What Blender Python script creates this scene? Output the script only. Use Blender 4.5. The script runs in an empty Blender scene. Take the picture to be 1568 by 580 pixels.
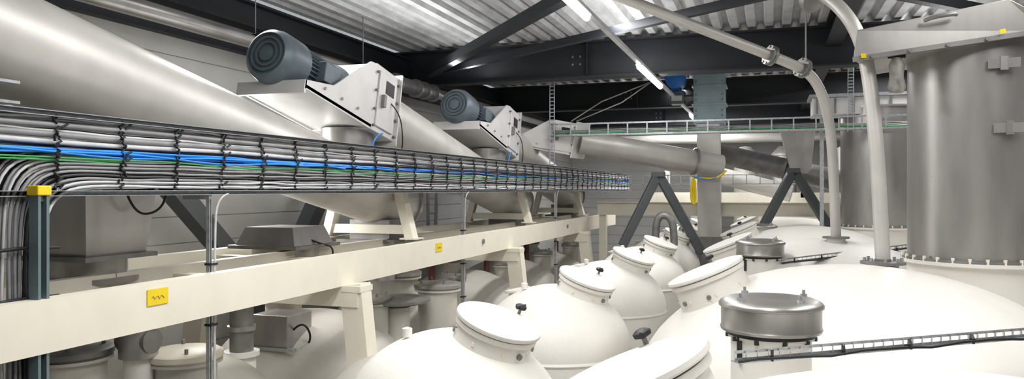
import bpy, bmesh, math, random
from mathutils import Vector, Matrix
random.seed(7)
TH=math.radians(18.7); F=1162.0; ZOFF=3.6; FL=-3.6
CT,ST=math.cos(TH),math.sin(TH)
def W(px,py,d):
    # survey helper: bearing/elevation measured + true distance -> room coordinates
    u=(px-784)/F; v=(290-py)/F
    return Vector(((-ST+u*CT)*d,(CT+u*ST)*d,v*d))
V=Vector
# ---------------- materials
def mat(name,col,rough=.5,metal=0.0,noise=.06,scale=6,bump=0.0,stretch=None,emit=0,col2=None,speck=0):
    m=bpy.data.materials.new(name); m.use_nodes=True
    nt=m.node_tree; b=nt.nodes['Principled BSDF']
    b.inputs['Roughness'].default_value=rough; b.inputs['Metallic'].default_value=metal
    if emit:
        b.inputs['Base Color'].default_value=(*col,1)
        b.inputs['Emission Color'].default_value=(*col,1); b.inputs['Emission Strength'].default_value=emit
        return m
    tc=nt.nodes.new('ShaderNodeTexCoord'); mp=nt.nodes.new('ShaderNodeMapping')
    if stretch: mp.inputs['Scale'].default_value=stretch
    nz=nt.nodes.new('ShaderNodeTexNoise'); nz.inputs['Scale'].default_value=scale; nz.inputs['Detail'].default_value=5
    nt.links.new(tc.outputs['Object'],mp.inputs['Vector']); nt.links.new(mp.outputs['Vector'],nz.inputs['Vector'])
    cr=nt.nodes.new('ShaderNodeValToRGB')
    c2=col2 or tuple(max(0,c*(1-noise*3)) for c in col)
    cr.color_ramp.elements[0].position=.3; cr.color_ramp.elements[0].color=(*c2,1)
    cr.color_ramp.elements[1].position=.6; cr.color_ramp.elements[1].color=(*col,1)
    nt.links.new(nz.outputs['Fac'],cr.inputs['Fac']); out=cr.outputs['Color']
    if speck:
        n3=nt.nodes.new('ShaderNodeTexNoise'); n3.inputs['Scale'].default_value=70; n3.inputs['Detail'].default_value=2
        nt.links.new(tc.outputs['Object'],n3.inputs['Vector'])
        r3=nt.nodes.new('ShaderNodeValToRGB'); r3.color_ramp.elements[0].position=.24; r3.color_ramp.elements[0].color=(.6,.55,.47,1)
        r3.color_ramp.elements[1].position=.33; r3.color_ramp.elements[1].color=(1,1,1,1)
        nt.links.new(n3.outputs['Fac'],r3.inputs['Fac'])
        mx=nt.nodes.new('ShaderNodeMixRGB'); mx.blend_type='MULTIPLY'; mx.inputs[0].default_value=speck
        nt.links.new(out,mx.inputs[1]); nt.links.new(r3.outputs['Color'],mx.inputs[2]); out=mx.outputs[0]
    nt.links.new(out,b.inputs['Base Color'])
    if bump:
        bp=nt.nodes.new('ShaderNodeBump'); bp.inputs['Strength'].default_value=bump; bp.inputs['Distance'].default_value=.01
        nz2=nt.nodes.new('ShaderNodeTexNoise'); nz2.inputs['Scale'].default_value=scale*6
        nt.links.new(mp.outputs['Vector'],nz2.inputs['Vector'])
        nt.links.new(nz2.outputs['Fac'],bp.inputs['Height']); nt.links.new(bp.outputs['Normal'],b.inputs['Normal'])
    return m
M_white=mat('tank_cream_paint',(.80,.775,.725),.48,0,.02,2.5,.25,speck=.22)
M_low=mat('tank_cream_paint_shaded_dusty',(.60,.575,.52),.55,0,.04,2.5,.25,speck=.3)  # cream darkened to paint in the shade under the beam; specks are dust
M_cream=mat('frame_cream_paint',(.82,.775,.655),.45,0,.02,4)
M_tube=mat('stainless_satin',(.62,.60,.57),.44,.38,.05,2.5)
M_steel=mat('stainless_brushed',(.42,.405,.39),.36,.75,.07,5,0,(1,1,.3))
M_dsteel=mat('steel_dull',(.26,.255,.245),.5,.55,.1,6)
M_galv=mat('galvanized',(.48,.50,.52),.4,.7,.1,25)
M_box=mat('housing_light',(.66,.65,.64),.42,.25,.03,5)
M_motor=mat('motor_bluegrey',(.12,.155,.18),.45,.2,.06,10)
M_blue=mat('motor_blue',(.03,.20,.70),.4)
M_dark=mat('dark_steelwork',(.009,.011,.016),.6,0,.1,4)
M_strut=mat('strut_grey',(.085,.095,.10),.5,.1,.05,4)
M_deck=mat('roof_deck',(.55,.555,.56),.5,.15,.1,3)
M_wall=mat('wall_panel',(.58,.58,.56),.7,0,.04,1.5)
M_floor=mat('concrete',(.16,.155,.15),.8,0,.1,3)
M_blk=mat('black_rubber',(.010,.010,.011),.5)
M_cg=mat('cable_grey',(.26,.26,.27),.5,0,.08,8)
M_cl=mat('cable_lightgrey',(.54,.54,.55),.5,0,.08,8)
M_cd=mat('cable_dark',(.035,.035,.04),.5)
M_cb=mat('cable_blue',(.02,.25,.82),.4,0,.01)
M_cgr=mat('cable_green',(.04,.30,.08),.4,0,.01)
M_yel=mat('yellow_plastic',(.85,.62,.01),.5,0,.02)
M_red=mat('valve_brown',(.10,.03,.025),.5)
M_elev=mat('elevator_bluegrey',(.32,.42,.46),.4,.25,.05,4)
M_post=mat('post_bluegrey',(.19,.25,.27),.4,.4,.05,4)
M_lamp=mat('fluorescent_tube',(1,.98,.97),.5,emit=18)
M_lens=mat('light_trunking',(.75,.77,.8),.5)
M_bag=mat('clear_bag',(.55,.53,.48),.15,.0,.15,20,.5)
M_bag.node_tree.nodes['Principled BSDF'].inputs['Transmission Weight'].default_value=.7
# ---------------- helpers
def G(name,):
    e=bpy.data.objects.new(name,None); bpy.context.collection.objects.link(e); e.empty_display_size=.2; return e
def mesh(name,vs,fs,m,par=None,smooth=False,ang=40):
    me=bpy.data.meshes.new(name); me.from_pydata([tuple(v) for v in vs],[],fs); me.update()
    me.materials.append(m)
    bm=bmesh.new(); bm.from_mesh(me); bmesh.ops.recalc_face_normals(bm,faces=bm.faces)
    if smooth:
        for f in bm.faces: f.smooth=True
        for e in bm.edges:
            if len(e.link_faces)==2 and e.calc_face_angle(0)>math.radians(ang): e.smooth=False
    bm.to_mesh(me); bm.free()
    o=bpy.data.objects.new(name,me); bpy.context.collection.objects.link(o)
    if par: o.parent=par
    return o
def frame(ax):
    ax=V(ax).normalized(); a=V((0,0,1)) if abs(ax.z)<.95 else V((0,1,0))
    x=a.cross(ax).normalized(); y=ax.cross(x).normalized(); return x,y,ax
def lathe(name,prof,loc,ax,m,par=None,seg=40,smooth=True):
    x,y,z=frame(ax); loc=V(loc); vs=[];fs=[]
    for r,h in prof:
        for i in range(seg):
            a=2*math.pi*i/seg; vs.append(loc+x*(r*math.cos(a))+y*(r*math.sin(a))+z*h)
    n=len(prof)
    for k in range(n-1):
        for i in range(seg):
            j=(i+1)%seg; fs.append((k*seg+i,k*seg+j,(k+1)*seg+j,(k+1)*seg+i))
    if prof[0][0]>0: fs.append(tuple(range(seg)))
    if prof[-1][0]>0: fs.append(tuple(range((n-1)*seg,n*seg)))
    return mesh(name,vs,fs,m,par,smooth)
def cyl(name,p0,p1,r,m,par=None,r1=None,seg=28):
    p0=V(p0);p1=V(p1); return lathe(name,[(r,0),(r if r1 is None else r1,(p1-p0).length)],p0,p1-p0,m,par,seg)
def bar(name,p0,p1,w,h,m,par=None,up=(0,0,1),taper=1.0,bev=0):
    p0=V(p0);p1=V(p1); d=(p1-p0).normalized(); up=V(up)
    if abs(d.dot(up))>.95: up=V((0,1,0))
    s=d.cross(up).normalized(); t=s.cross(d).normalized(); vs=[]
    for p,k in((p0,1),(p1,taper)):
        for a,b in((-1,-1),(1,-1),(1,1),(-1,1)): vs.append(p+s*(a*w/2*k)+t*(b*h/2*k))
    o=mesh(name,vs,[(0,1,2,3),(4,5,6,7),(0,1,5,4),(1,2,6,5),(2,3,7,6),(3,0,4,7)],m,par)
    if bev:
        md=o.modifiers.new('b','BEVEL'); md.width=bev; md.segments=2
    return o
def box(name,lo,hi,m,par=None,bev=0):
    lo=V(lo);hi=V(hi); c=(lo+hi)/2
    return bar(name,(c.x,lo.y,c.z),(c.x,hi.y,c.z),hi.x-lo.x,hi.z-lo.z,m,par,bev=bev)
def prism(name,pts,ext,m,par=None,bev=0):
    n=len(pts); vs=[V(p) for p in pts]+[V(p)+V(ext) for p in pts]
    fs=[tuple(range(n)),tuple(range(n,2*n))]+[(i,(i+1)%n,n+(i+1)%n,n+i) for i in range(n)]
    o=mesh(name,vs,fs,m,par)
    if bev:
        md=o.modifiers.new('b','BEVEL'); md.width=bev; md.segments=2
    return o
def extr(name,sec,p0,p1,m,par=None,up=(0,0,1)):
    p0=V(p0);p1=V(p1);d=(p1-p0).normalized();s=d.cross(V(up)).normalized();t=s.cross(d).normalized()
    pts=[p0+s*a+t*b for a,b in sec]; return prism(name,pts,p1-p0,m,par)
def ibeam(name,p0,p1,h,w,m,par=None,tf=.03,tw=.02):
    a,b=w/2,h/2
    sec=[(-a,-b),(a,-b),(a,-b+tf),(tw/2,-b+tf),(tw/2,b-tf),(a,b-tf),(a,b),(-a,b),(-a,b-tf),(-tw/2,b-tf),(-tw/2,-b+tf),(-a,-b+tf)]
    return extr(name,sec,p0,p1,m,par)
def channel(name,p0,p1,h,w,m,par=None,t=.015,flip=1):
    b=h/2
    sec=[(0,-b),(w*flip,-b),(w*flip,-b+t),(t*flip,-b+t),(t*flip,b-t),(w*flip,b-t),(w*flip,b),(0,b)]
    return extr(name,sec,p0,p1,m,par)
def curves(name,paths,r,m,par=None,kind='POLY',res=3,bres=3):
    cu=bpy.data.curves.new(name,'CURVE'); cu.dimensions='3D'; cu.bevel_depth=r; cu.bevel_resolution=bres; cu.use_fill_caps=True
    cu.resolution_u=res
    for P in paths:
        s=cu.splines.new(kind); s.points.add(len(P)-1)
        for i,p in enumerate(P): s.points[i].co=(*p,1)
        if kind=='NURBS': s.order_u=3; s.use_endpoint_u=True
        s.use_smooth=True
    cu.materials.append(m); o=bpy.data.objects.new(name,cu); bpy.context.collection.objects.link(o)
    if par:o.parent=par
    return o
def bolts(name,c,ax,R,n,r,h,m,par):
    x,y,z=frame(ax); c=V(c); vs=[];fs=[]
    for i in range(n):
        a=2*math.pi*i/n+(math.pi/4 if n==4 else 0); p=c+x*(R*math.cos(a))+y*(R*math.sin(a)); b=len(vs)
        for k in(0,1):
            for j in range(6):
                t=j*math.pi/3; vs.append(p+x*(r*math.cos(t))+y*(r*math.sin(t))+z*(h*k))
        fs.append(tuple(range(b,b+6)));fs.append(tuple(range(b+6,b+12)))
        for j in range(6): fs.append((b+j,b+(j+1)%6,b+6+(j+1)%6,b+6+j))
    return mesh(name,vs,fs,m,par)
# ---------------- room shell
XL,XR,YB,YF,ZD=-6.3,7.5,25.0,-3.0,2.47
box('floor',(XL-.2,YF,FL-.2),(XR+.2,YB,FL),M_floor)
def panelwall(name,lo,hi,axis):
    g=G(name); z=FL; k=0
    while z<2.35:
        z2=min(z+.30,2.4)
        l=V(lo);h=V(hi); l.z=z;h.z=z2-.012
        box('panel_%d'%k,l,h,M_wall,g); z=z2;k+=1
    l=V(lo);h=V(hi);l.z=FL;h.z=2.4
    if axis=='x':
        l.x+=.02*(-1 if lo[0]<0 else 1);h.x+=.02*(-1 if lo[0]<0 else 1)
    else: l.y+=.02*(1 if lo[1]>0 else -1);h.y+=.02*(1 if lo[1]>0 else -1)
    box('backing',l,h,M_wall,g)
panelwall('wall_left',(XL-.12,YF,0),(XL,YB,0),'x')
panelwall('wall_back',(XL,YB,0),(XR,YB+.12,0),'y')
panelwall('wall_right',(XR,YF,0),(XR+.12,YB,0),'x')
panelwall('wall_front',(XL,YF-.12,0),(XR,YF,0),'y')
prof=[];x=XL
while x<XR:
    prof+= [(x,ZD),(x+.11,ZD),(x+.145,ZD+.085),(x+.215,ZD+.085)]; x+=.25
vs=[(a,YF,b) for a,b in prof]+[(a,YB,b) for a,b in prof]; n=len(prof)
mesh('ceiling',vs,[(i,i+1,n+i+1,n+i) for i in range(n-1)],M_deck)
g=G('roof_beams')
for y in(2.0,12.2,17.1,22):
    ibeam('main_beam',(XL,y,2.12),(XR,y,2.12),.6,.3,M_dark,g)
    for x in(-2.8,2.6):
        if y>10: bolts('splice_bolts',(x-.2,y-.012,2.12),(0,-1,0),.09,4,.02,.02,M_dsteel,g)
        box('stiffener',(x-.01,y-.14,1.86),(x+.01,y+.14,2.38),M_dark,g)
ibeam('secondary_beam',(XL,7.2,2.34),(XR,7.2,2.34),.22,.2,M_dark,g)
for x,z in((-6.1,2.15),(.9,2.28),(4.5,2.28)):
    ibeam('edge_beam',(x,YF,z),(x,YB,z),.32,.22,M_dark,g)
g2=G('roof_bracing')
bar('brace_1',(-5.4,11.6,1.95),(-1.0,7.2,2.3),.14,.14,M_dark,g2)
bar('brace_2',(-5.6,12.0,2.0),(3,7.2,2.25),.10,.10,M_dark,g2)
bar('brace_3',(-1.0,7.2,2.3),(3.5,11.8,2.2),.12,.12,M_dark,g2)
bar('wall_girt',(-6.2,YF,1.75),(-6.2,YB,1.75),.12,.12,M_dark,g2)
for y in(3.0,12.2,17.1,22):
    c=G('building_column'); ibeam('column',(-6.12,y,FL),(-6.12,y,1.82),.3,.28,M_dark,c,)
# ---------------- fluorescent lights
g=G('fluorescent_light_line'); lx=-1.73
bar('trunking',(lx,4.5,1.79),(lx,23.5,1.79),.06,.045,M_lens,g)
for a,b in((6.1,7.45),(10.7,12.9),(18.2,20.7)):
    bar('reflector',(lx,a,1.76),(lx,b,1.76),.10,.02,M_lens,g)
    cyl('tube',(lx,a,1.725),(lx,b,1.725),.038,M_lamp,g,seg=12)
for y in(7.2,12.2,17.1,22): curves('hanger_rod',[[(lx,y,1.8),(lx,y,2.2)]],.006,M_dsteel,g)
# ---------------- tanks
def dome_z(r,R,top,h): return top-h*(1-math.sqrt(max(0,1-(r/R)**2)))
def tank(cx,cy,R,top,h,name='storage_tank',m=None):
    g=G(name); prof=[]; m=m or M_white
    for k in range(0,25):
        t=k/24*math.pi/2; prof.append((R*math.sin(t),top-h*(1-math.cos(t))))
    prof[0]=(0.0001,top)
    prof+=[(R,FL+.1),(R*.98,FL)]
    lathe('shell',prof,(cx,cy,0),(0,0,1),m,g,seg=80)
    lathe('weld_band',[(R+.001,top-h-.05),(R+.01,top-h-.03),(R+.001,top-h-.01)],(cx,cy,0),(0,0,1),m,g,seg=80)
    return g
def manhole(g,loc,tilt,r=.27,hn=.17):
    n=V(tilt).normalized(); loc=V(loc); x,y,_=frame(n)
    lathe('manhole_neck',[(r*1.06,-.25),(r*1.02,-.02),(r*.97,hn-.03),(r*1.05,hn-.03),(r*1.05,hn)],loc,n,M_white,g,seg=48)
    lathe('manhole_gasket',[(r*1.03,hn),(r*1.03,hn+.008)],loc,n,M_dsteel,g,seg=48)
    lathe('manhole_lid',[(r*1.08,hn+.008),(r*1.1,hn+.016),(r*1.09,hn+.032),(r*1.03,hn+.037),(r*.97,hn+.036),(r*.5,hn+.045),(.001,hn+.05)],loc,n,M_white,g,seg=48)
    bolts('neck_studs',loc+n*.06,n,r*.99,8,.010,.02,M_cream,g)
    d=V((0.15,1,0)).normalized(); d=(d-n*d.dot(n)).normalized()
    p=loc+d*r*1.08+n*(hn+.0)
    cyl('clamp_stem',p-n*.05,p+n*.09,.010,M_dsteel,g,seg=10)
    lathe('knob',[(.012,.0),(.034,.008),(.036,.024),(.02,.034),(.001,.036)],p+n*.06,n,M_blk,g,seg=12)
    bar('knob_lever',p+n*.08-x*.05,p+n*.08+x*.05,.018,.018,M_blk,g)
    for a in(-1.0,-.2,2.3,-1.9):
        d=x*math.cos(a)+y*math.sin(a); p=loc+d*r*.98+n*.07
        cyl('side_plug',p,p+d*.018,.017,M_dsteel,g,seg=12)
for i,y in enumerate((4.2,6.5,8.9,11.25,13.6,15.95,18.3)):
    R=.67; g=tank(-1.80,y,R,-.84,.55)
    zz=dome_z(.27,R,-.84,.55)
    manhole(g,(-1.56,y,zz-.05),(.37,-.06,1),r=.235,hn=.15)
    lathe('lifting_lug',[(.03,0),(.03,.05),(.001,.06)],(-2.05,y-.1,-.88),(0,0,1),M_white,g,seg=12)
    if i>0:
        lathe('side_nozzle',[(.09,-.2),(.09,.06),(.12,.06),(.12,.08),(.001,.085)],(-2.2,y+.2,-1.0),(-.2,0,1),M_white,g,seg=20)
NY=(2.6,6.1,9.35,12.6,15.85,19.1)
for i,y in enumerate(NY):
    tp=-.60 if i==0 else -.56
    g=tank(.60,y,1.58,tp,.95)
    manhole(g,(-.37,(2.55 if i==0 else y-.2),-.82),(-.42,-.06,1),r=.27,hn=.2)
for y in(3,6.3,9.6,12.9,16.2):
    tank(4.0,y,1.6,-.75,.85)
LY=(2.6,4.7,6.8,8.9,11.0,13.1,15.2)
def nozzle(g,p,r,cap=M_steel,drop=.3):
    x,y,z=p
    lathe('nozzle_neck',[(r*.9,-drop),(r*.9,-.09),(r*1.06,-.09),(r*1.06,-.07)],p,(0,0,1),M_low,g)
    lathe('nozzle_cap',[(r*1.0,-.07),(r*1.08,-.05),(r*1.08,-.015),(r*.98,0),(.001,.02)],p,(0,0,1),cap,g)
    bolts('cap_bolts',(x,y,z-.01),(0,0,1),r*.8,4,.014,.05,M_dsteel,g)
for i,y in enumerate(LY):
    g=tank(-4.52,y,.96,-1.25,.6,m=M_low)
    if i not in(1,):
        nozzle(g,(-4.7,y-.2,-1.05),.2,M_dsteel); nozzle(g,(-3.95,y+.3,-1.12),.18,M_steel,.45)
        cyl('valve',(-4.3,y+.45,-1.4),(-4.3,y+.45,-1.0),.05,M_red,g)
        lathe('valve_flange',[(.12,0),(.12,.02)],(-4.3,y+.45,-1.0),(0,0,1),M_steel,g)
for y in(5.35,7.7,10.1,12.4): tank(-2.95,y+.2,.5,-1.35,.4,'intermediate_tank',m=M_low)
def single(name,p,r,cap,drop): g=G(name); nozzle(g,p,r,cap,drop)
single('tank_nozzle',W(107,530,5.3),.26,M_dsteel,.45)
single('tank_nozzle',W(283,535,5.6),.25,M_cream,.45)
single('tank_nozzle',W(612,414,9.3),.25,M_steel,.5)
single('tank_nozzle',W(670,432,8.7),.25,M_steel,.9)
g=G('tank_lid_disc'); p=W(608,455,8.2)
lathe('disc',[(.1,-.25),(.1,-.06),(.3,-.06),(.36,-.04),(.36,-.015),(.3,.0),(.15,.02),(.001,.025)],p,(0,0,1),M_dsteel,g,seg=48)
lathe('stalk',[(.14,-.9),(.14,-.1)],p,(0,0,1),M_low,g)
g=G('vent_pipe'); p=W(370,540,6.6); cyl('pipe',p,p+V((0,0,.5)),.1,M_dsteel,g); lathe('base',[(.12,-.45),(.12,-.02),(.15,-.02),(.15,.02)],p,(0,0,1),M_white,g)
lathe('joint',[(.12,.2),(.12,.24)],p,(0,0,1),M_steel,g)
g=G('actuator_box'); p=W(432,500,7.3); box('case',(p.x-.2,p.y-.2,p.z-.16),(p.x+.2,p.y+.2,p.z+.14),M_steel,g,.01); bar('bracket',p+V((-.28,-.2,-.17)),p+V((.28,-.2,-.17)),.05,.03,M_galv,g); cyl('stub',p+V((0,0,-.6)),p,.12,M_white,g)
curves('cable',[[p+V((.2,-.1,0)),p+V((.3,-.1,.1)),p+V((.35,0,-.1)),p+V((.25,0,-.2))]],.01,M_blk,g,'NURBS',8)
g=G('rotary_valve'); p=W(212,520,5.4); cyl('body',p+V((-.13,0,0)),p+V((.13,0,0)),.09,M_dsteel,g); lathe('drum',[(.13,-.12),(.13,.1),(.16,.1),(.16,.13)],p,(0,0,1),M_steel,g)
lathe('knob',[(.05,.13),(.05,.22),(.001,.23)],p,(0,0,1),M_blk,g,seg=16); cyl('lower_stub',p+V((0,0,-.5)),p+V((0,0,-.12)),.1,M_white,g)
def ventcap(p,r,drop=.3):
    g=G('tank_vent_cap'); x,y,z=p
    s=r/.25
    lathe('neck',[(.20*s,-drop),(.20*s,.0),(.215*s,.0),(.215*s,.012)],(x,y,z),(0,0,1),M_white,g)
    lathe('seal',[(.19*s,.012),(.225*s,.016),(.225*s,.03),(.19*s,.035)],(x,y,z),(0,0,1),M_blk,g)
    lathe('hood',[(.23*s,.034),(.25*s,.036),(.255*s,.05),(.25*s,.06),(.25*s,.155),(.262*s,.16),(.262*s,.172),(.252*s,.185),(.22*s,.20),(.12*s,.212),(.001,.215)],(x,y,z),(0,0,1),M_steel,g,seg=56)
    for a in(.6,2.3,3.9,5.5):
        q=V((x+.2*s*math.cos(a),y+.2*s*math.sin(a),z+.2)); cyl('stud',q,q+V((0,0,.035)),.008,M_galv,g,seg=8); lathe('nut',[(.018,0),(.018,.014)],q,(0,0,1),M_galv,g,seg=6)
    bolts('seal_bolts',(x,y,z-.01),(0,0,1),.215*s,10,.012,.02,M_blk,g)
    cyl('rod',(x-.15*s,y-.14*s,z-.12),(x-.15*s,y-.14*s,z+.02),.014,M_blk,g,seg=10)
ventcap(W(1180,515,3.95),.25,1.1)
ventcap(W(1164,396,8.1),.245,.4)
ventcap(W(1166,362,12.6),.245,.6)
def strip(p0,p1,name='perforated_cable_tray'):
    g=G(name); p0=V(p0);p1=V(p1);L=(p1-p0).length; d=(p1-p0)/L
    bar('rail_bottom',p0,p1,.06,.006,M_galv,g)
    for k in(0.010,.044): bar('rail',p0+V((0,0,k)),p1+V((0,0,k)),.004,.013,M_galv,g)
    n=int(L/.06)
    for i in range(n+1):
        q=p0+d*(i*L/n); bar('web',q+V((0,0,.010)),q+V((0,0,.044)),.004,.026,M_galv,g)
    m=int(L/.35)
    curves('black_cable',[[p0+d*(i*L/(m*4))+V((0.02,-.03+.012*math.sin(i*2.1),.008+.006*math.sin(i))) for i in range(m*4+1)]],.007,M_blk,g)
    for i in range(m): 
        q=p0+d*((i+.5)*L/m); bar('tie',q+V((0,-.045,.01)),q+V((0,.01,.03)),.014,.03,M_blk,g)
strip(W(1125,554,3.45),W(1700,505,4.2)); strip(W(1195,404,7.6),W(1425,376,8.6))
# ---------------- steel silos
def silo(c,r,z0,z1,zn,name='steel_silo'):
    g=G(name); x,y=c
    lathe('shell',[(r,z0),(r,z1)],(x,y,0),(0,0,1),M_steel,g,seg=72)
    lathe('top_rim',[(r,z1),(r+.02,z1),(r+.02,z1+.03),(r,z1+.03)],(x,y,0),(0,0,1),M_steel,g,seg=72)
    lathe('bottom_flange',[(r,z0),(r+.045,z0),(r+.045,z0+.015),(r,z0+.015)],(x,y,0),(0,0,1),M_dsteel,g,seg=72)
    lathe('nozzle',[(r+.0,zn),(r+.0,z0-.03),(r+.05,z0-.03),(r+.05,z0-.002),(r,z0-.002)],(x,y,0),(0,0,1),M_white,g,seg=72)
    bolts('flange_bolts',(x,y,z0-.035),(0,0,1),r+.035,30,.013,.07,M_cream,g)
    return g
c=W(1497,290,6.05)
g=silo((c.x,c.y),.5,-.55,1.12,-1.35)
fd=V((-c.x,-c.y,0)).normalized(); sd=V((-fd.y,fd.x,0))
for k,z in((.33,.92),(.40,.45)):
    p=V((c.x,c.y,z))+fd*(.5*math.sqrt(1-k*k))*1.0+sd*(.5*k)
    q=p+fd*.05
    bar('latch_plate',q-sd*.1,q+sd*.1,.012,.07,M_steel,g,up=(0,0,1)); bar('latch_arm',q+V((0,0,-.05)),q+V((0,0,.05)),.05,.02,M_steel,g)
    bar('latch_stub',p-fd*.03,q,.06,.05,M_steel,g)
h=G('silo_inspection_hatch')
A=W(1306,92,5.75);B=W(1312,46,5.75);C=W(1545,-2,5.5);D=W(1572,12,5.45);E=W(1600,48,5.45)
ext=V((.25,.85,0))
prism('hatch_cover',[A,B,C,D,E],ext,M_steel,h,.006)
bar('hatch_lip',A+V((0,-.03,-.0)),E+V((0,-.03,-.0)),.05,.035,M_dsteel,h)
for t in(.1,.3,.5,.7,.9):
    p=A.lerp(E,t); cyl('lip_bolt',p+V((0,-.07,0)),p+V((0,-.03,0)),.014,M_dsteel,h,seg=8)
p=A.lerp(E,.76)+V((0,-.07,.035)); bar('warning_label',p,p+V((.04,0.01,.01)),.004,.03,M_yel,h)
p=A+V((.05,-.06,.02)); bar('warning_label_2',p,p+V((.035,0,.0)),.004,.035,M_yel,h)
hp=W(1440,30,5.55); curves('hatch_handle',[[hp+V((-.1,0,0)),hp+V((-.08,-.04,.01)),hp+V((.08,-.04,.03)),hp+V((.1,0,.03))]],.015,M_dsteel,h,'NURBS',8)
b=G('hanging_sample_bag'); p=W(1373,88,5.7)
lathe('bag',[(.03,.0),(.055,-.05),(.05,-.15),(.065,-.22),(.05,-.26),(.001,-.27)],p,(0,0,1),M_bag,b,seg=10); bar('bag_clip',p+V((-.06,0,.01)),p+V((.06,0,.01)),.02,.03,M_blk,b)
c=W(1350,290,12.4); g=silo((c.x,c.y),.62,-.6,1.3,-1.3)
c2=W(1440,290,16); silo((c2.x,c2.y),.62,-.6,1.2,-1.5)
g=G('silo_top_filter_unit'); p=W(1320,176,12.2)
box('body',(p.x-.75,p.y-.2,p.z),(p.x+.8,p.y+.5,p.z+.28),M_box,g,.01); box('lid',(p.x-.8,p.y-.25,p.z+.28),(p.x+.85,p.y+.55,p.z+.33),M_galv,g)
for k in range(6): box('rib',(p.x-.7+k*.27,p.y-.23,p.z+.02),(p.x-.67+k*.27,p.y-.2,p.z+.26),M_dsteel,g)
bar('leg',(p.x-.6,p.y,p.z),(p.x-.6,p.y,-.8),.06,.06,M_galv,g)
# ---------------- process pipes right
def pipe(name,pts,r,flanges,m=M_tube):
    g=G(name); curves('pipe',[pts],r,m,g,'NURBS',10,6)
    for p,d in flanges:
        d=V(d).normalized(); lathe('flange',[(r,-.03),(r*1.9,-.03),(r*1.9,-.003),(r*1.5,-.003),(r*1.5,.003),(r*1.9,.003),(r*1.9,.03),(r,.03)],p,d,M_dsteel,g)
        bolts('bolts',V(p)-d*.04,d,r*1.65,8,.012,.08,M_dsteel,g)
    return g
P=[W(1352,400,5.8),W(1349,340,5.8),W(1342,220,5.85),W(1333,130,5.9),W(1322,70,5.95),W(1300,25,6.0),W(1265,-8,6.2),W(1225,-25,6.5),W(1150,-50,7)]
g=pipe('vertical_transport_pipe',P,.054,[])
lathe('base_flange',[(.16,-.02),(.16,.0),(.058,.0),(.058,.02)],P[0],(0,0,1),M_dsteel,g); bolts('base_bolts',P[0],(0,0,1),.13,8,.012,.03,M_galv,g)
lathe('base_stub',[(.11,-.2),(.11,-.02)],P[0],(0,0,1),M_white,g)
fp=W(1243,0,6.35); lathe('coupling',[(.1,-.03),(.1,.03)],fp,P[7]-P[6],M_dsteel,g)
P=[W(1280,362,8.4),W(1278,300,8.4),W(1274,220,8.4),W(1268,175,8.35),W(1257,138,8.2),W(1240,112,8.0),W(1215,99,7.9),W(1180,85,7.8),W(1080,46,7.6),W(965,1,7.4),W(880,-32,7.2)]
g=pipe('curved_transport_pipe',P,.054,[(W(1180,85,7.8),P[8]-P[7]),(W(1229,104,7.95),P[5]-P[6])])
lathe('base_flange',[(.14,-.02),(.14,0)],P[0],(0,0,1),M_dsteel,g)
lathe('base_stub',[(.1,-.3),(.1,-.02)],P[0],(0,0,1),M_white,g)
curves('hanger_clamp',[[W(1234,118,8),W(1234,20,8)]],.008,M_dsteel,g)
# ---------------- screw conveyors
AL=math.atan(.208); AX=V((0,-math.cos(AL),math.sin(AL))); TU=V((0,math.sin(AL),math.cos(AL)))
CX=-4.25; CR=.33
def motor(g,o,ax,r=.235,L=1.05,m=M_motor):
    x,y,z=frame(ax); o=V(o)
    lathe('gear_flange',[(r*1.15,0),(r*1.15,.05),(r*.8,.06),(r*.8,.14),(r*1.05,.15),(r*1.05,.19)],o,ax,m,g)
    lathe('motor_body',[(r*.86,.19),(r*.86,L*.66)],o,ax,m,g)
    vs=[];fs=[]
    for i in range(36):
        a=2*math.pi*i/36; rad=x*math.cos(a)+y*math.sin(a); tn=-x*math.sin(a)+y*math.cos(a); b=len(vs)
        for s in(.2,L*.66):
            for rr,tt in((r*.84,-.005),(r*.84,.005),(r*1.02,.003),(r*1.02,-.003)): vs.append(o+V(ax)*s+rad*rr+tn*tt)
        fs+=[(b,b+1,b+2,b+3),(b+4,b+5,b+6,b+7),(b,b+1,b+5,b+4),(b+1,b+2,b+6,b+5),(b+2,b+3,b+7,b+6),(b+3,b,b+4,b+7)]
    mesh('cooling_fins',vs,fs,m,g)
    lathe('fan_cowl',[(r*.95,L*.66),(r*1.08,L*.67),(r*1.08,L*.9),(r*1.0,L*.97),(r*.85,L),(r*.82,L),(r*.82,L-.02),(r*.70,L-.02),(r*.70,L),(r*.62,L),(r*.62,L-.02),(r*.5,L-.02),(r*.5,L),(r*.42,L),(r*.42,L-.02),(r*.3,L-.02),(r*.3,L),(.001,L+.005)],o,ax,m,g)
    tb=o+V(ax)*L*.4
    bar('terminal_box',tb+V((r*.95,0,0))-V(ax)*.13,tb+V((r*.95,0,0))+V(ax)*.13,.16,.2,m,g,bev=.01)
    bar('foot',o+V(ax)*.3-TU*(r*.98),o+V(ax)*.62-TU*(r*.98),.4,.05,m,g)
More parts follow.
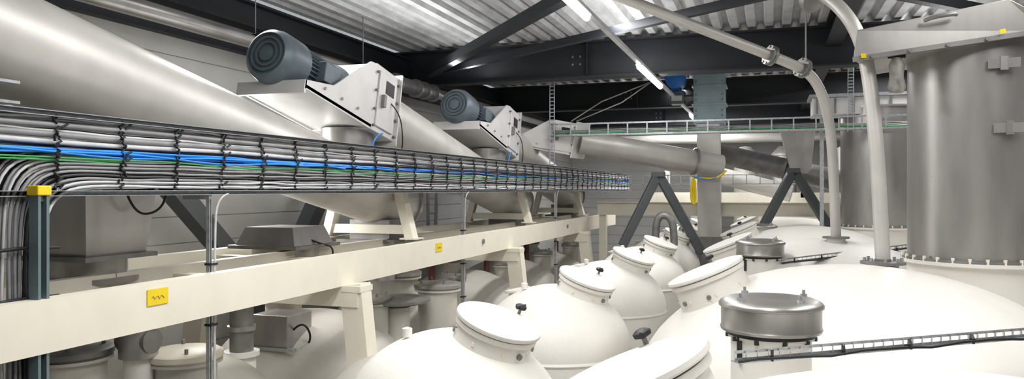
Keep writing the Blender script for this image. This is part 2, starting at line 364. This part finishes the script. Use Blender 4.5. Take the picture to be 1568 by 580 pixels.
def head(g,O,A,S,k=1.0,with_motor=True):
    O=V(O); A=V(A).normalized(); S=V(S).normalized(); T=A.cross(S) if A.cross(S).z>0 else S.cross(A); T=T.normalized()
    def q(x,s,t): return O+S*(x*k)+A*(s*k)+T*(t*k)
    hw=.36; X=S*(2*hw*k); x1=S*k
    prism('head_box',[q(-hw,0,-.33),q(-hw,.5,-.33),q(-hw,.5,.39),q(-hw,0,.39)],X,M_box,g,.008)
    prism('end_flange',[q(-hw-.04,-.02,-.38),q(-hw-.04,0,-.38),q(-hw-.04,0,.43),q(-hw-.04,-.02,.43)],S*((2*hw+.08)*k),M_box,g)
    prism('door_plate',[q(hw,.06,-.27),q(hw,.44,-.27),q(hw,.44,.33),q(hw,.06,.33)],x1*.02,M_box,g,.006)
    prism('door_nameplate',[q(hw+.02,.12,.12),q(hw+.02,.3,.12),q(hw+.02,.3,.26),q(hw+.02,.12,.26)],x1*.006,M_blk,g)
    prism('door_latch',[q(hw+.02,.33,-.05),q(hw+.02,.38,-.05),q(hw+.02,.38,.08),q(hw+.02,.33,.08)],x1*.04,M_dsteel,g)
    for s in(.02,.48):
        for t in(-.28,-.1,.1,.3):
            p=q(hw,s,t); cyl('door_bolt',p,p+x1*.03,.014,M_dsteel,g,seg=8)
    for xx in(-hw,hw-.02):
        prism('cheek_plate',[q(xx,.5,.38),q(xx,.62,.36),q(xx,1.25,-.12),q(xx,1.7,-.22),q(xx,1.7,-.30),q(xx,.5,-.33)],x1*.02,M_box,g)
    for s in(.8,1.1,1.4):
        p=q(hw,s,-.2); cyl('cheek_bolt',p,p+x1*.02,.014,M_steel,g,seg=8)
    prism('motor_shelf',[q(-hw,.5,-.31),q(-hw,1.7,-.29),q(-hw,1.7,-.26),q(-hw,.5,-.28)],X,M_box,g)
    prism('shelf_front',[q(-hw,1.68,-.34),q(-hw,1.71,-.34),q(-hw,1.71,-.22),q(-hw,1.68,-.22)],X,M_box,g)
    if with_motor:
        lathe('gearbox',[(.2,.5),(.2,.62),(.16,.66),(.16,.78)],O,A,M_motor,g)
        motor(g,O+A*.78,A)
        b=O+A*.35-T*.33
        lathe('spout',[(.28,0.05),(.28,-.22),(.33,-.22),(.33,-.25),(.28,-.25)],b,(0,0,1),M_steel,g)
        curves('motor_cable',[[O+V((hw,-.3,-.25)),O+V((hw+.04,-.5,-.28)),O+V((hw+.05,-.62,-.4)),O+V((hw+.03,-.5,-.55)),O+V((0,-.3,-.5))]],.009,M_cb,g,'NURBS',8)
        curves('limit_cable',[[O+V((hw,-.15,.1)),O+V((hw+.1,-.1,.0)),O+V((hw+.12,-.05,-.3)),O+V((hw+.03,.05,-.5)),O+V((hw,.2,-.6))]],.007,M_blk,g,'NURBS',8)
def conveyor(y0,y1,zr,headon=True):
    g=G('screw_conveyor'); z1=zr-.208*(y1-y0)
    p0=V((CX,y0,zr)); p1=V((CX,y1,z1)); d=(p1-p0).normalized()
    L=(p1-p0).length
    lathe('trough_tube',[(CR,0),(CR,L),(.001,L+.001)],p0,d,M_tube,g,seg=64)
    s=L-.02; lathe('tube_band',[(CR,s-.02),(CR+.035,s-.02),(CR+.035,s+.02),(CR,s+.02)],p0,d,M_steel,g,seg=56)
    if headon: head(g,p0,AX,(1,0,0))
    e=p0+d*(L-.4)
    bar('outlet_chute',e-V((0,0,.25)),e-V((0,0,CR+.16)),.5,.5,M_dsteel,g)
    bar('outlet_flange',e-V((0,0,CR+.14)),e-V((0,0,CR+.18)),.72,.72,M_dsteel,g)
    cyl('drop_pipe',e-V((0,0,CR+.18)),e-V((0,0,CR+.62)),.17,M_steel,g)
    return g
conveyor(.6,8.2,.865+.208*(3.23-.6),False)
conveyor(7.5,12.7,.845)
conveyor(11.78,16.6,.845)
g=G('screw_conveyor')
a=W(888,217,13.7);b=W(1104,255,13.9)
head(g,a,a-b,(-.15,-1,0),.8,False)
lathe('trough_tube',[(.215,0),(.215,(b-a).length)],a,b-a,M_tube,g,seg=40)
lathe('end_band',[(.25,-.02),(.25,.02)],b-(b-a).normalized()*.5,b-a,M_steel,g)
g=G('screw_conveyor'); a=W(1105,236,15.5);b=W(1310,283,13.5)
lathe('trough_tube',[(.2,0),(.2,(b-a).length)],a,b-a,M_dsteel,g,seg=40); lathe('tube_flange',[(.28,-.03),(.28,.03)],a.lerp(b,.55),b-a,M_dsteel,g)
lathe('tube_flange',[(.27,-.03),(.27,.03)],b,b-a,M_dsteel,g)
g=G('transfer_chute'); a=W(1222,225,14)
prism('hopper',[a+V((-.32,0,.35)),a+V((.3,0,.35)),a+V((.22,0,-.5)),a+V((-.12,0,-.5))],(0,.4,0),M_steel,g,.01); box('rim',(a.x-.36,a.y-.04,a.z+.33),(a.x+.34,a.y+.44,a.z+.37),M_galv,g)
def chute(y,top,bot,w0,w1,name='conveyor_inlet_chute'):
    g=G(name); x=CX
    vs=[]
    for z,w in((top,w0),(bot,w1)):
        for a,b in((-1,-1),(1,-1),(1,1),(-1,1)): vs.append((x+a*w/2,y+b*w/2,z))
    mesh('hopper',vs,[(0,1,2,3),(4,5,6,7),(0,1,5,4),(1,2,6,5),(2,3,7,6),(3,0,4,7)],M_steel,g)
    box('flange',(x-w1/2-.05,y-w1/2-.05,bot-.03),(x+w1/2+.05,y+w1/2+.05,bot),M_dsteel,g)
    lathe('collar',[(w1*.48,0),(w1*.48,-.12),(w1*.62,-.12),(w1*.62,-.15)],(x,y,bot-.03),(0,0,1),M_steel,g)
    curves('sensor_cable',[[(x+w0/2,y-.05,top-.1),(x+w0/2+.1,y,top-.15),(x+w0/2+.12,y+.25,top-.2),(x+w0/2+.08,y+.22,top-.4),(x+w0/2+.05,y,top-.42),(x+w0/2+.03,y-.05,top-.2)]],.008,M_blk,g,'NURBS',8)
    return g
chute(3.85,.25,-.42,.62,.48)
chute(6.0,-.34,-.5,.5,.62)
g=G('dust_extraction_pipe')
cyl('pipe',(-5.5,2.4,1.66),(-5.5,14,1.66),.075,M_steel,g)
for y in(10.6,11.3,11.6,11.95): lathe('flange',[(.15,-.03),(.15,.03)],(-5.5,y,1.66),(0,1,0),M_steel,g)
cyl('sleeve',(-5.5,10.6,1.66),(-5.5,11.95,1.66),.12,M_dsteel,g)
for y in(4,7.2,9.6): bar('clamp',(-5.5,y-.02,1.66),(-5.5,y+.02,1.66),.19,.19,M_blk,g); curves('rod',[[(-5.5,y,1.7),(-5.5,y,2.5)]],.007,M_dsteel,g)
g=G('wall_bracket_channel'); p=W(-20,140,3.9)
extr('bracket',[(-.07,-.06),(.07,-.06),(.07,.06),(-.07,.06),(-.07,.045),(.055,.045),(.055,-.045),(-.07,-.045)],p+V((-.5,0,0)),p+V((.12,.02,0)),M_galv,g)
# ---------------- cream support gantry
g=G('conveyor_support_gantry')
Y0,Y1=2.55,17.6
ZT,ZBm=-.545,-.815; zc=(ZT+ZBm)/2
channel('beam_near',(-3.4,Y0,zc),(-3.4,Y1,zc),ZT-ZBm,.09,M_cream,g,flip=-1)
channel('beam_mid',(-4.02,Y0,zc),(-4.02,Y1,zc),ZT-ZBm,.08,M_cream,g,flip=-1)
channel('beam_far',(-4.78,Y0,zc),(-4.78,Y1,zc),ZT-ZBm,.09,M_cream,g,flip=-1)
for y in(2.6,4.4,5.75,7.55,9.9,11.9,14.0,16,17.5):
    bar('cross_member',(-4.78,y,zc-.02),(-3.42,y,zc-.02),.1,.2,M_cream,g)
for y in(5.68,9.95,14.1):
    bar('portal_top',(-4.9,y,-.90),(-3.25,y,-.90),.2,.17,M_cream,g)
    bar('portal_leg_near',(-3.33,y,-.80),(-3.02,y,-3.6),.2,.17,M_cream,g,up=(0,1,0))
    bar('portal_leg_far',(-4.9,y,-.80),(-5.2,y,-3.6),.2,.2,M_cream,g,up=(0,1,0))
    box('knee_plate',(-3.4,y-.105,-.86),(-3.22,y+.105,-.81),M_cream,g)
for y in(7.55,11.85,15.6):
    for x,xx in((-3.72,-3.86),(-4.78,-4.64)):
        bar('saddle_leg',(x,y,-.545),(xx,y,-.02),.10,.13,M_cream,g,up=(0,1,0))
        box('leg_foot',(x-.1,y-.1,-.545),(x+.1,y+.1,-.53),M_cream,g)
    bar('saddle_plate',(-4.7,y,-.44),(-3.8,y,-.44),.06,.1,M_cream,g)
for y in(8.9,13.1): lathe('bolt_boss',[(.03,0),(.03,.02)],(-3.4,y,-.65),(1,0,0),M_dsteel,g)
for px in(243,673):
    u=(px-784)/F; d=3.39/(ST-u*CT); y=(CT+u*ST)*d; o=.16
    s=G('yellow_label'); box('sticker',(-3.398,y-o*.5,-.63-.045),(-3.394,y+o*.5,-.63+.05),M_yel,s)
    curves('lettering',[[(-3.392,y-.05+.012*k,-.63+.012*math.sin(k*2.2)) for k in range(9)]],.0015,M_dsteel,s)
g=G('rear_support_gantry')
channel('beam',(-3.3,15.2,-.38),(2.7,15.2,-.38),.26,.09,M_cream,g)
for x in(-3.2,-1.0,2.6): bar('leg',(x,15.25,-.5),(x,15.25,FL),.14,.14,M_cream,g)
bar('beam2',(-3,20,-.2),(5,20,-.2),.12,.25,M_cream,g)
for x in(-2.5,.8,2,4): bar('leg2',(x,20,-.2),(x,20,.8),.12,.12,M_box,g)
def vstrut(pa,pl,pr,w=.15):
    g=G('steel_v_strut'); bar('strut_1',pa,pl,w,w,M_strut,g,bev=.02); bar('strut_2',pa,pr,w,w,M_strut,g,bev=.02)
    box('cap',(pa[0]-.11,pa[1]-.1,pa[2]-.05),(pa[0]+.11,pa[1]+.1,pa[2]+.03),M_strut,g)
def ext_(a,b,t): return V(a)+(V(b)-V(a))*t
for ap,l,r,d in(((1008,266),(960,362),(1066,372),13.2),((1215,260),(1166,352),(1277,360),13.4)):
    a=W(*ap,d); vstrut(a,ext_(a,W(*l,d),1.15),ext_(a,W(*r,d),1.15))
for s in((6.1,.2,7.8,-1.3),(9.3,.25,8.1,-1.3)):
    g=G('steel_v_strut'); bar('strut',(-5.85,s[0],s[1]),(-5.85,s[2],s[3]),.2,.2,M_strut,g); bar('foot',(-5.85,s[2],s[3]),(-5.85,s[2],FL),.2,.2,M_strut,g)
# ---------------- bucket elevator
g=G('bucket_elevator'); c=W(1087,290,14.6)
box('head',(c.x-.29,c.y-.25,1.25),(c.x+.29,c.y+.25,2.22),M_elev,g,.01)
box('head_lid',(c.x-.35,c.y-.3,2.18),(c.x+.38,c.y+.3,2.25),M_elev,g)
for z in(1.3,1.6,1.95): box('head_seam',(c.x-.32,c.y-.28,z),(c.x+.32,c.y+.28,z+.03),M_elev,g)
for x in(-.24,.24):
    for z in(1.4,1.5,1.7,1.8,2.05): cyl('bolt',(c.x+x,c.y-.27,z),(c.x+x,c.y-.25,z),.018,M_dsteel,g,seg=8)
bar('leg_casing',(c.x-.02,c.y,1.25),(c.x+.0,c.y,-.9),.42,.42,M_tube,g)
box('leg_joint',(c.x-.26,c.y-.26,.32),(c.x+.26,c.y+.26,.38),M_steel,g)
box('boot',(c.x-.26,c.y-.26,-3.6),(c.x+.26,c.y+.26,-.9),M_dsteel,g)
mo=V((c.x-.62,c.y-.1,2.12)); 
lathe('drive_motor',[(.17,0),(.17,.35),(.19,.36),(.19,.5),(.12,.54),(.001,.55)],mo+V((0,.25,0)),(0,-1,0),M_blue,g)
bar('drive_gearbox',mo+V((0.03,0,-.22)),mo+V((.03,0,-.48)),.26,.3,M_motor,g,bev=.02)
cyl('drive_shaft',mo+V((0.03,0,-.35)),mo+V((.5,0,-.35)),.06,M_dsteel,g); box('drive_label',(mo.x-.08,mo.y-.16,mo.z-.42),(mo.x+.12,mo.y-.155,mo.z-.32),M_box,g)
cyl('motor_neck',mo+V((0,0,-.24)),mo+V((0,0,-.1)),.1,M_blue,g)
s=G('yellow_lifting_sling'); p=W(1062,272,13.3)
curves('strap',[[p+V((.0,0,0)),p+V((-.04,0,-.15)),p+V((-.04,0,-.42)),p+V((.03,0,-.48)),p+V((.04,0,-.3)),p+V((.02,0,-.05))],[p,p+V((.0,0.03,-.2)),p+V((0.0,0,-.42))],[p,p+V((.2,-.1,-.02)),p+V((.42,-.1,-.02)),p+V((.55,0,.12))]],.020,M_yel,s,'NURBS',8)
curves('blue_rope',[[p+V((0,-.02,.02)),p+V((.2,-.12,-.04)),p+V((.4,-.12,-.02)),p+V((.5,0,.1))]],.012,M_cb,s,'NURBS',8)
# ---------------- main cable tray (on edge)
TX=-3.57; TY0,TY1=1.6,20.2
g=G('cable_ladder_tray')
channel('rail_top',(TX,TY0,.392),(TX,TY1,.392),.03,.09,M_galv,g,t=.004)
channel('rail_bottom',(TX,TY0,-.02),(TX,TY1,-.02),.03,.09,M_galv,g,t=.004)
box('back_web',(TX-.015,TY0,-.02),(TX-.005,TY1,.39),M_blk,g)
y=TY0
while y<TY1: box('rung',(TX-.005,y,-.01),(TX+.010,y+.03,.39),M_galv,g); y+=.42
g=G('cable_bundle')
stations=[1.6+.21*k for k in range(89)]
groups={'g':[], 'l':[], 'd':[]}
def cabz(z,bend,yb,amp,xo):
    P=[]
    if bend:
        for zz in(FL+.3,-2.5,-1.9,-1.3,-.9): P.append((TX+xo+random.uniform(-.01,.015),yb+random.uniform(-.025,.025),zz))
        P.append((TX+xo,yb,z-.35)); P.append((TX+xo,yb+.02,z-.16)); P.append((TX+xo,yb+.10,z-.04)); P.append((TX+xo,yb+.25,z))
        st=[s for s in stations if s>yb+.4]
    else: st=stations
    sg=random.choice((-1,1))
    for i,s in enumerate(st):
        odd=i%2
        P.append((TX+xo+random.uniform(-.003,.005)+(.007 if odd else 0),s,z+(random.uniform(-amp,amp)+.004*sg if odd else random.uniform(-amp*.3,amp*.3))))
    return P
for layer,xo,rows in((0,.016,22),(1,.033,16)):
    for r in range(rows):
        z=.010+r*(.362/(rows-1))+(random.uniform(-.006,.006) if layer else 0)
        z=min(.375,max(.008,z))
        key=random.choices(['g','l','d'],[2,8,1.4])[0] if z<.18 else random.choices(['g','l','d'],[5,4,1])[0]
        bend = z<.20
        yb=2.93-z*1.5+random.uniform(-.02,.02)
        groups[key].append(cabz(z,bend,yb,.010,xo))
for k in range(7):
    groups[random.choice('gld')].append(cabz(.02+.02*k,True,2.90-.03*k,.009,.05))
curves('cables_grey',groups['g'],.0080,M_cg,g,'NURBS',3,2)
curves('cables_light',groups['l'],.0080,M_cl,g,'NURBS',3,2)
curves('cables_dark',groups['d'],.0078,M_cd,g,'NURBS',3,2)
curves('power_cable_thick',[[(TX+.045,s,.285+.004*math.sin(s*3)) for s in stations],[(TX+.045,s,.335+.004*math.sin(s*2+1)) for s in stations]],.016,M_cg,g,'NURBS',3,3)
curves('power_cable_light',[[(TX+.048,s,.25+.005*math.sin(s*3+1)) for s in stations[:26]]],.014,M_cl,g,'NURBS',3,3)
def wav(z0,amp,xo,ph,n=89,sp=0): return [(TX+xo+.006*math.sin(s*4+ph),s,z0+amp*math.sin(s*2.3+ph)+amp*.5*math.sin(s*5.1+ph*2)+sp*(s-3)) for s in stations[:n]]
curves('cables_blue',[wav(.205,.009,.060,k*1.3,89 if k==0 else 22+k*4,-.001) for k in range(4)]+[wav(.19+.008*k,.014,.066,k*2.1+1,18+3*k) for k in range(3)],.0062,M_cb,g,'NURBS',3,2)
curves('cable_green',[wav(.160,.010,.062,.4),wav(.15,.006,.055,2.4,40)],.0048,M_cgr,g,'NURBS',3,2)
ties=[];knobs=[]
for k in range(44):
    y=1.72+.42*k
    P=[]
    for j in range(33):
        z=-.005+j*.39/32; P.append((TX+.055+(.014 if j%2 else -.006)+(.014 if .13<z<.3 else 0),y+.012*math.sin(j*1.1+k),z))
    ties.append(P)
    for j in range(0,24,2):
        z=.01+j*.37/24+random.uniform(-.006,.006); yy=y+random.uniform(-.03,.03)
        knobs.append([(TX+.064+(.014 if .13<z<.3 else 0),yy,z),(TX+.074+(.014 if .13<z<.3 else 0),yy+random.uniform(-.035,.035),z+random.uniform(.010,.03))])
curves('cable_ties',ties,.0062,M_blk,g,'POLY',1,1); curves('tie_tails',knobs,.0065,M_blk,g,'POLY',1,1)
rt=[]
for z in(-.30,-.55,-.8,-1.05,-1.4,-1.8): rt.append([(TX+.075,2.55,z),(TX+.085,2.75,z+.01),(TX+.075,2.98,z)])
curves('riser_ties',rt,.010,M_blk,g,'POLY',1,1)
def post(y,x,w,top,cap=False,cab=True):
    g=G('cable_tray_post')
    extr('upright',[(-w/2,-w/2),(w/2,-w/2),(w/2,w/2),(w/2-w*.25,w/2),(w/2-w*.25,-w/2+.008),(-w/2+w*.25,-w/2+.008),(-w/2+w*.25,w/2),(-w/2,w/2)],(x,y,FL),(x,y,top),M_galv if not cap else M_post,g,up=(1,0,0))
    box('arm',(x-.2,y-.015,top-.03),(x+.01,y+.015,top-.0),M_galv,g)
    if cap: box('yellow_end_cap',(x-w/2-.008,y-w/2-.008,top-.0),(x+w/2+.008,y+w/2+.008,top+.05),M_yel,g,.006)
    if cab:
        P=[(x+.02,y+.16,-.03),(x+.02,y+.11,-.04),(x+.02,y+.05,-.10),(x+.02,y+.03,-.22),(x+.02,y+.025,-1),(x+.02,y+.025,FL+.3)]
        curves('drop_cable',[P,[(a-.004,b+.012,c) for a,b,c in P]],.0055,M_cl,g,'NURBS',6)
        for z in(-.5,-.9,-1.3): box('clip',(x-.02,y-.02,z),(x+.03,y+.05,z+.015),M_blk,g)
    return g
u=(60-784)/F; d=3.44/(ST-u*CT); post((CT+u*ST)*d,-3.44,.062,-.03,True,False)
for px in(320,708,850):
    u=(px-784)/F; d=3.5/(ST-u*CT); post((CT+u*ST)*d,-3.5,.026,-.035)
g=G('tray_hanger'); y=12.75; curves('rods',[[(-3.62,y,.42),(-3.62,y,1.9)],[(-3.54,y,.42),(-3.54,y,1.9)]],.009,M_galv,g)
for k in range(23): box('slot_bar',(-3.62,y-.006,.42+k*.065),(-3.54,y+.006,.44+k*.065),M_galv,g)
g=G('cross_cable_ladder'); yc=12.8
for z in(.93,1.12):
    box('side_rail',(-3.62,yc,z),(2.15,yc+.012,z+.028),M_galv,g)
box('bottom',(-3.62,yc,.925),(2.15,yc+.15,.932),M_galv,g)
x=-3.6
while x<2.1: box('rung',(x,yc-.004,.93),(x+.022,yc+.016,1.14),M_galv,g); x+=.33
curves('green_cable',[[(-3.6+.3*i,yc+.06,.975+.008*math.sin(i*1.7)) for i in range(20)]],.01,M_cgr,g)
curves('grey_cables',[[(-3.6+.3*i,yc+.07+.02*k,.99+.02*k+.008*math.sin(i*1.3+k)) for i in range(20)] for k in range(3)],.011,M_cg,g)
for x in(1.2,):
    for k in range(26): box('hanger_slot',(x-.04,yc-.01,1.12+k*.05),(x+.04,yc+.01,1.14+k*.05),M_galv,g)
    curves('hanger',[[(x-.04,yc,.9),(x-.04,yc,2.45)],[(x+.04,yc,.9),(x+.04,yc,2.45)]],.006,M_galv,g)
g=G('suspension_chain'); curves('chain',[[(-3.2,13,1.2),(-2.4,13,1.5),(-1.9,13.5,1.95)],[(-3.3,13,1.2),(-2.8,13.2,1.55),(-1.9,13.6,1.95)]],.012,M_dsteel,g)
g=G('rear_cable_tray')
for z in(.12,.33): box('rail',(-3.5,18.4,z),(1,18.43,z+.02),M_galv,g)
for k in range(16): box('rung',(-3.5+k*.3,18.4,.12),(-3.48+k*.3,18.43,.34),M_galv,g)
g=G('access_ladder')
for dy in(0,.4): bar('stile',(-5.6,12+dy*.6,-1.4),(-5.6,12.0+dy,.3),.04,.06,M_galv,g)
for k in range(6): bar('rung',(-5.6,12.0+.02,-1.2+k*.26),(-5.6,12.3,-1.2+k*.26),.03,.03,M_galv,g)
g=G('rear_process_line')
for x in(-1.8,-.6,.4,2.2,3.6):
    lathe('vessel',[(.3,FL),(.3,.9),(.34,.9),(.34,.95),(.15,1.15),(.001,1.17)],(x,21.5,0),(0,0,1),M_tube,g,seg=32)
cyl('header_pipe',(-5,20.8,1.35),(5,20.8,1.35),.12,M_tube,g)
cyl('incline_tube',(-2.5,19,.7),(.5,18.7,-.1),.2,M_tube,g)
box('steel_bin',(1.4,17.4,-.2),(2.6,18.3,.9),M_box,g,.01)
g=G('bent_vent_pipe'); p=V((-1.75,12.45,-1.1)); curves('pipe',[[p,p+V((0,0,.5)),p+V((.06,0,.68)),p+V((.22,0,.68)),p+V((.3,0,.5)),p+V((.3,0,.2))]],.06,M_dsteel,g,'NURBS',8)
# ---------------- finalize
bpy.context.view_layer.update()
for o in [o for o in bpy.data.objects if o.type=='EMPTY']:
    lo=V((1e9,)*3);hi=V((-1e9,)*3)
    for c in o.children:
        for q in c.bound_box:
            for k in range(3): lo[k]=min(lo[k],q[k]);hi[k]=max(hi[k],q[k])
    ctr=V(((lo.x+hi.x)/2,(lo.y+hi.y)/2,lo.z)); o.location=ctr
    for c in o.children: c.location=-ctr
for o in bpy.data.objects:
    if o.parent is None: o.location.z+=ZOFF
# ---------------- lighting
def area(name,loc,sx,sy,e,col=(1,.992,.975),rot=(0,0,0)):
    l=bpy.data.lights.new(name,'AREA'); l.shape='RECTANGLE'; l.size=sx;l.size_y=sy;l.energy=e;l.color=col
    o=bpy.data.objects.new(name,l); o.location=(loc[0],loc[1],loc[2]+ZOFF); o.rotation_euler=rot; bpy.context.collection.objects.link(o)
R=math.radians
area('ceiling_lamp_near',(-.2,1.5,2.3),1.0,4,88)
area('ceiling_lamp_left',(-1.92,4.0,1.9),.5,3.4,74)
area('ceiling_lamp_mid',(-1.9,9.6,2.2),.2,2.5,85)
area('ceiling_lamp_right',(2.3,5.2,2.3),.8,5,90)
area('ceiling_lamp_right_far',(2.4,14,2.3),.4,5,150)
area('ceiling_lamp_far',(-1.9,19,2.2),.3,4,200)
area('added_wall_fill',(-5.0,6.5,1.7),5,.3,95,rot=(0,R(-80),R(0)))  # added fill with no real fitting, brightens the left wall
area('added_uplight_left',(-1.9,8,1.85),.2,8,40,rot=(R(180),0,0))  # added upward fill to lighten the deck, not an actual batten
area('added_uplight_right',(2.2,9,1.7),.2,10,45,rot=(R(180),0,0))  # same kind of invented deck fill on the right side
area('added_uplight_wall',(-4.6,9,1.9),.2,6,28,rot=(R(180),0,0))  # extra deck fill near the left wall, no fitting exists there
w=bpy.data.worlds.new('world'); bpy.context.scene.world=w; w.use_nodes=True
w.node_tree.nodes['Background'].inputs[0].default_value=(.9,.95,1,1); w.node_tree.nodes['Background'].inputs[1].default_value=.3
cam=bpy.data.cameras.new('camera'); co=bpy.data.objects.new('camera',cam); bpy.context.collection.objects.link(co)
cam.sensor_width=36; cam.lens=36*F/1568; cam.clip_start=.05
co.location=(0,0,ZOFF); co.rotation_euler=(math.radians(90),0,TH)
bpy.context.scene.camera=co
bpy.context.scene.view_settings.view_transform='Standard'
bpy.context.scene.view_settings.exposure=0.58
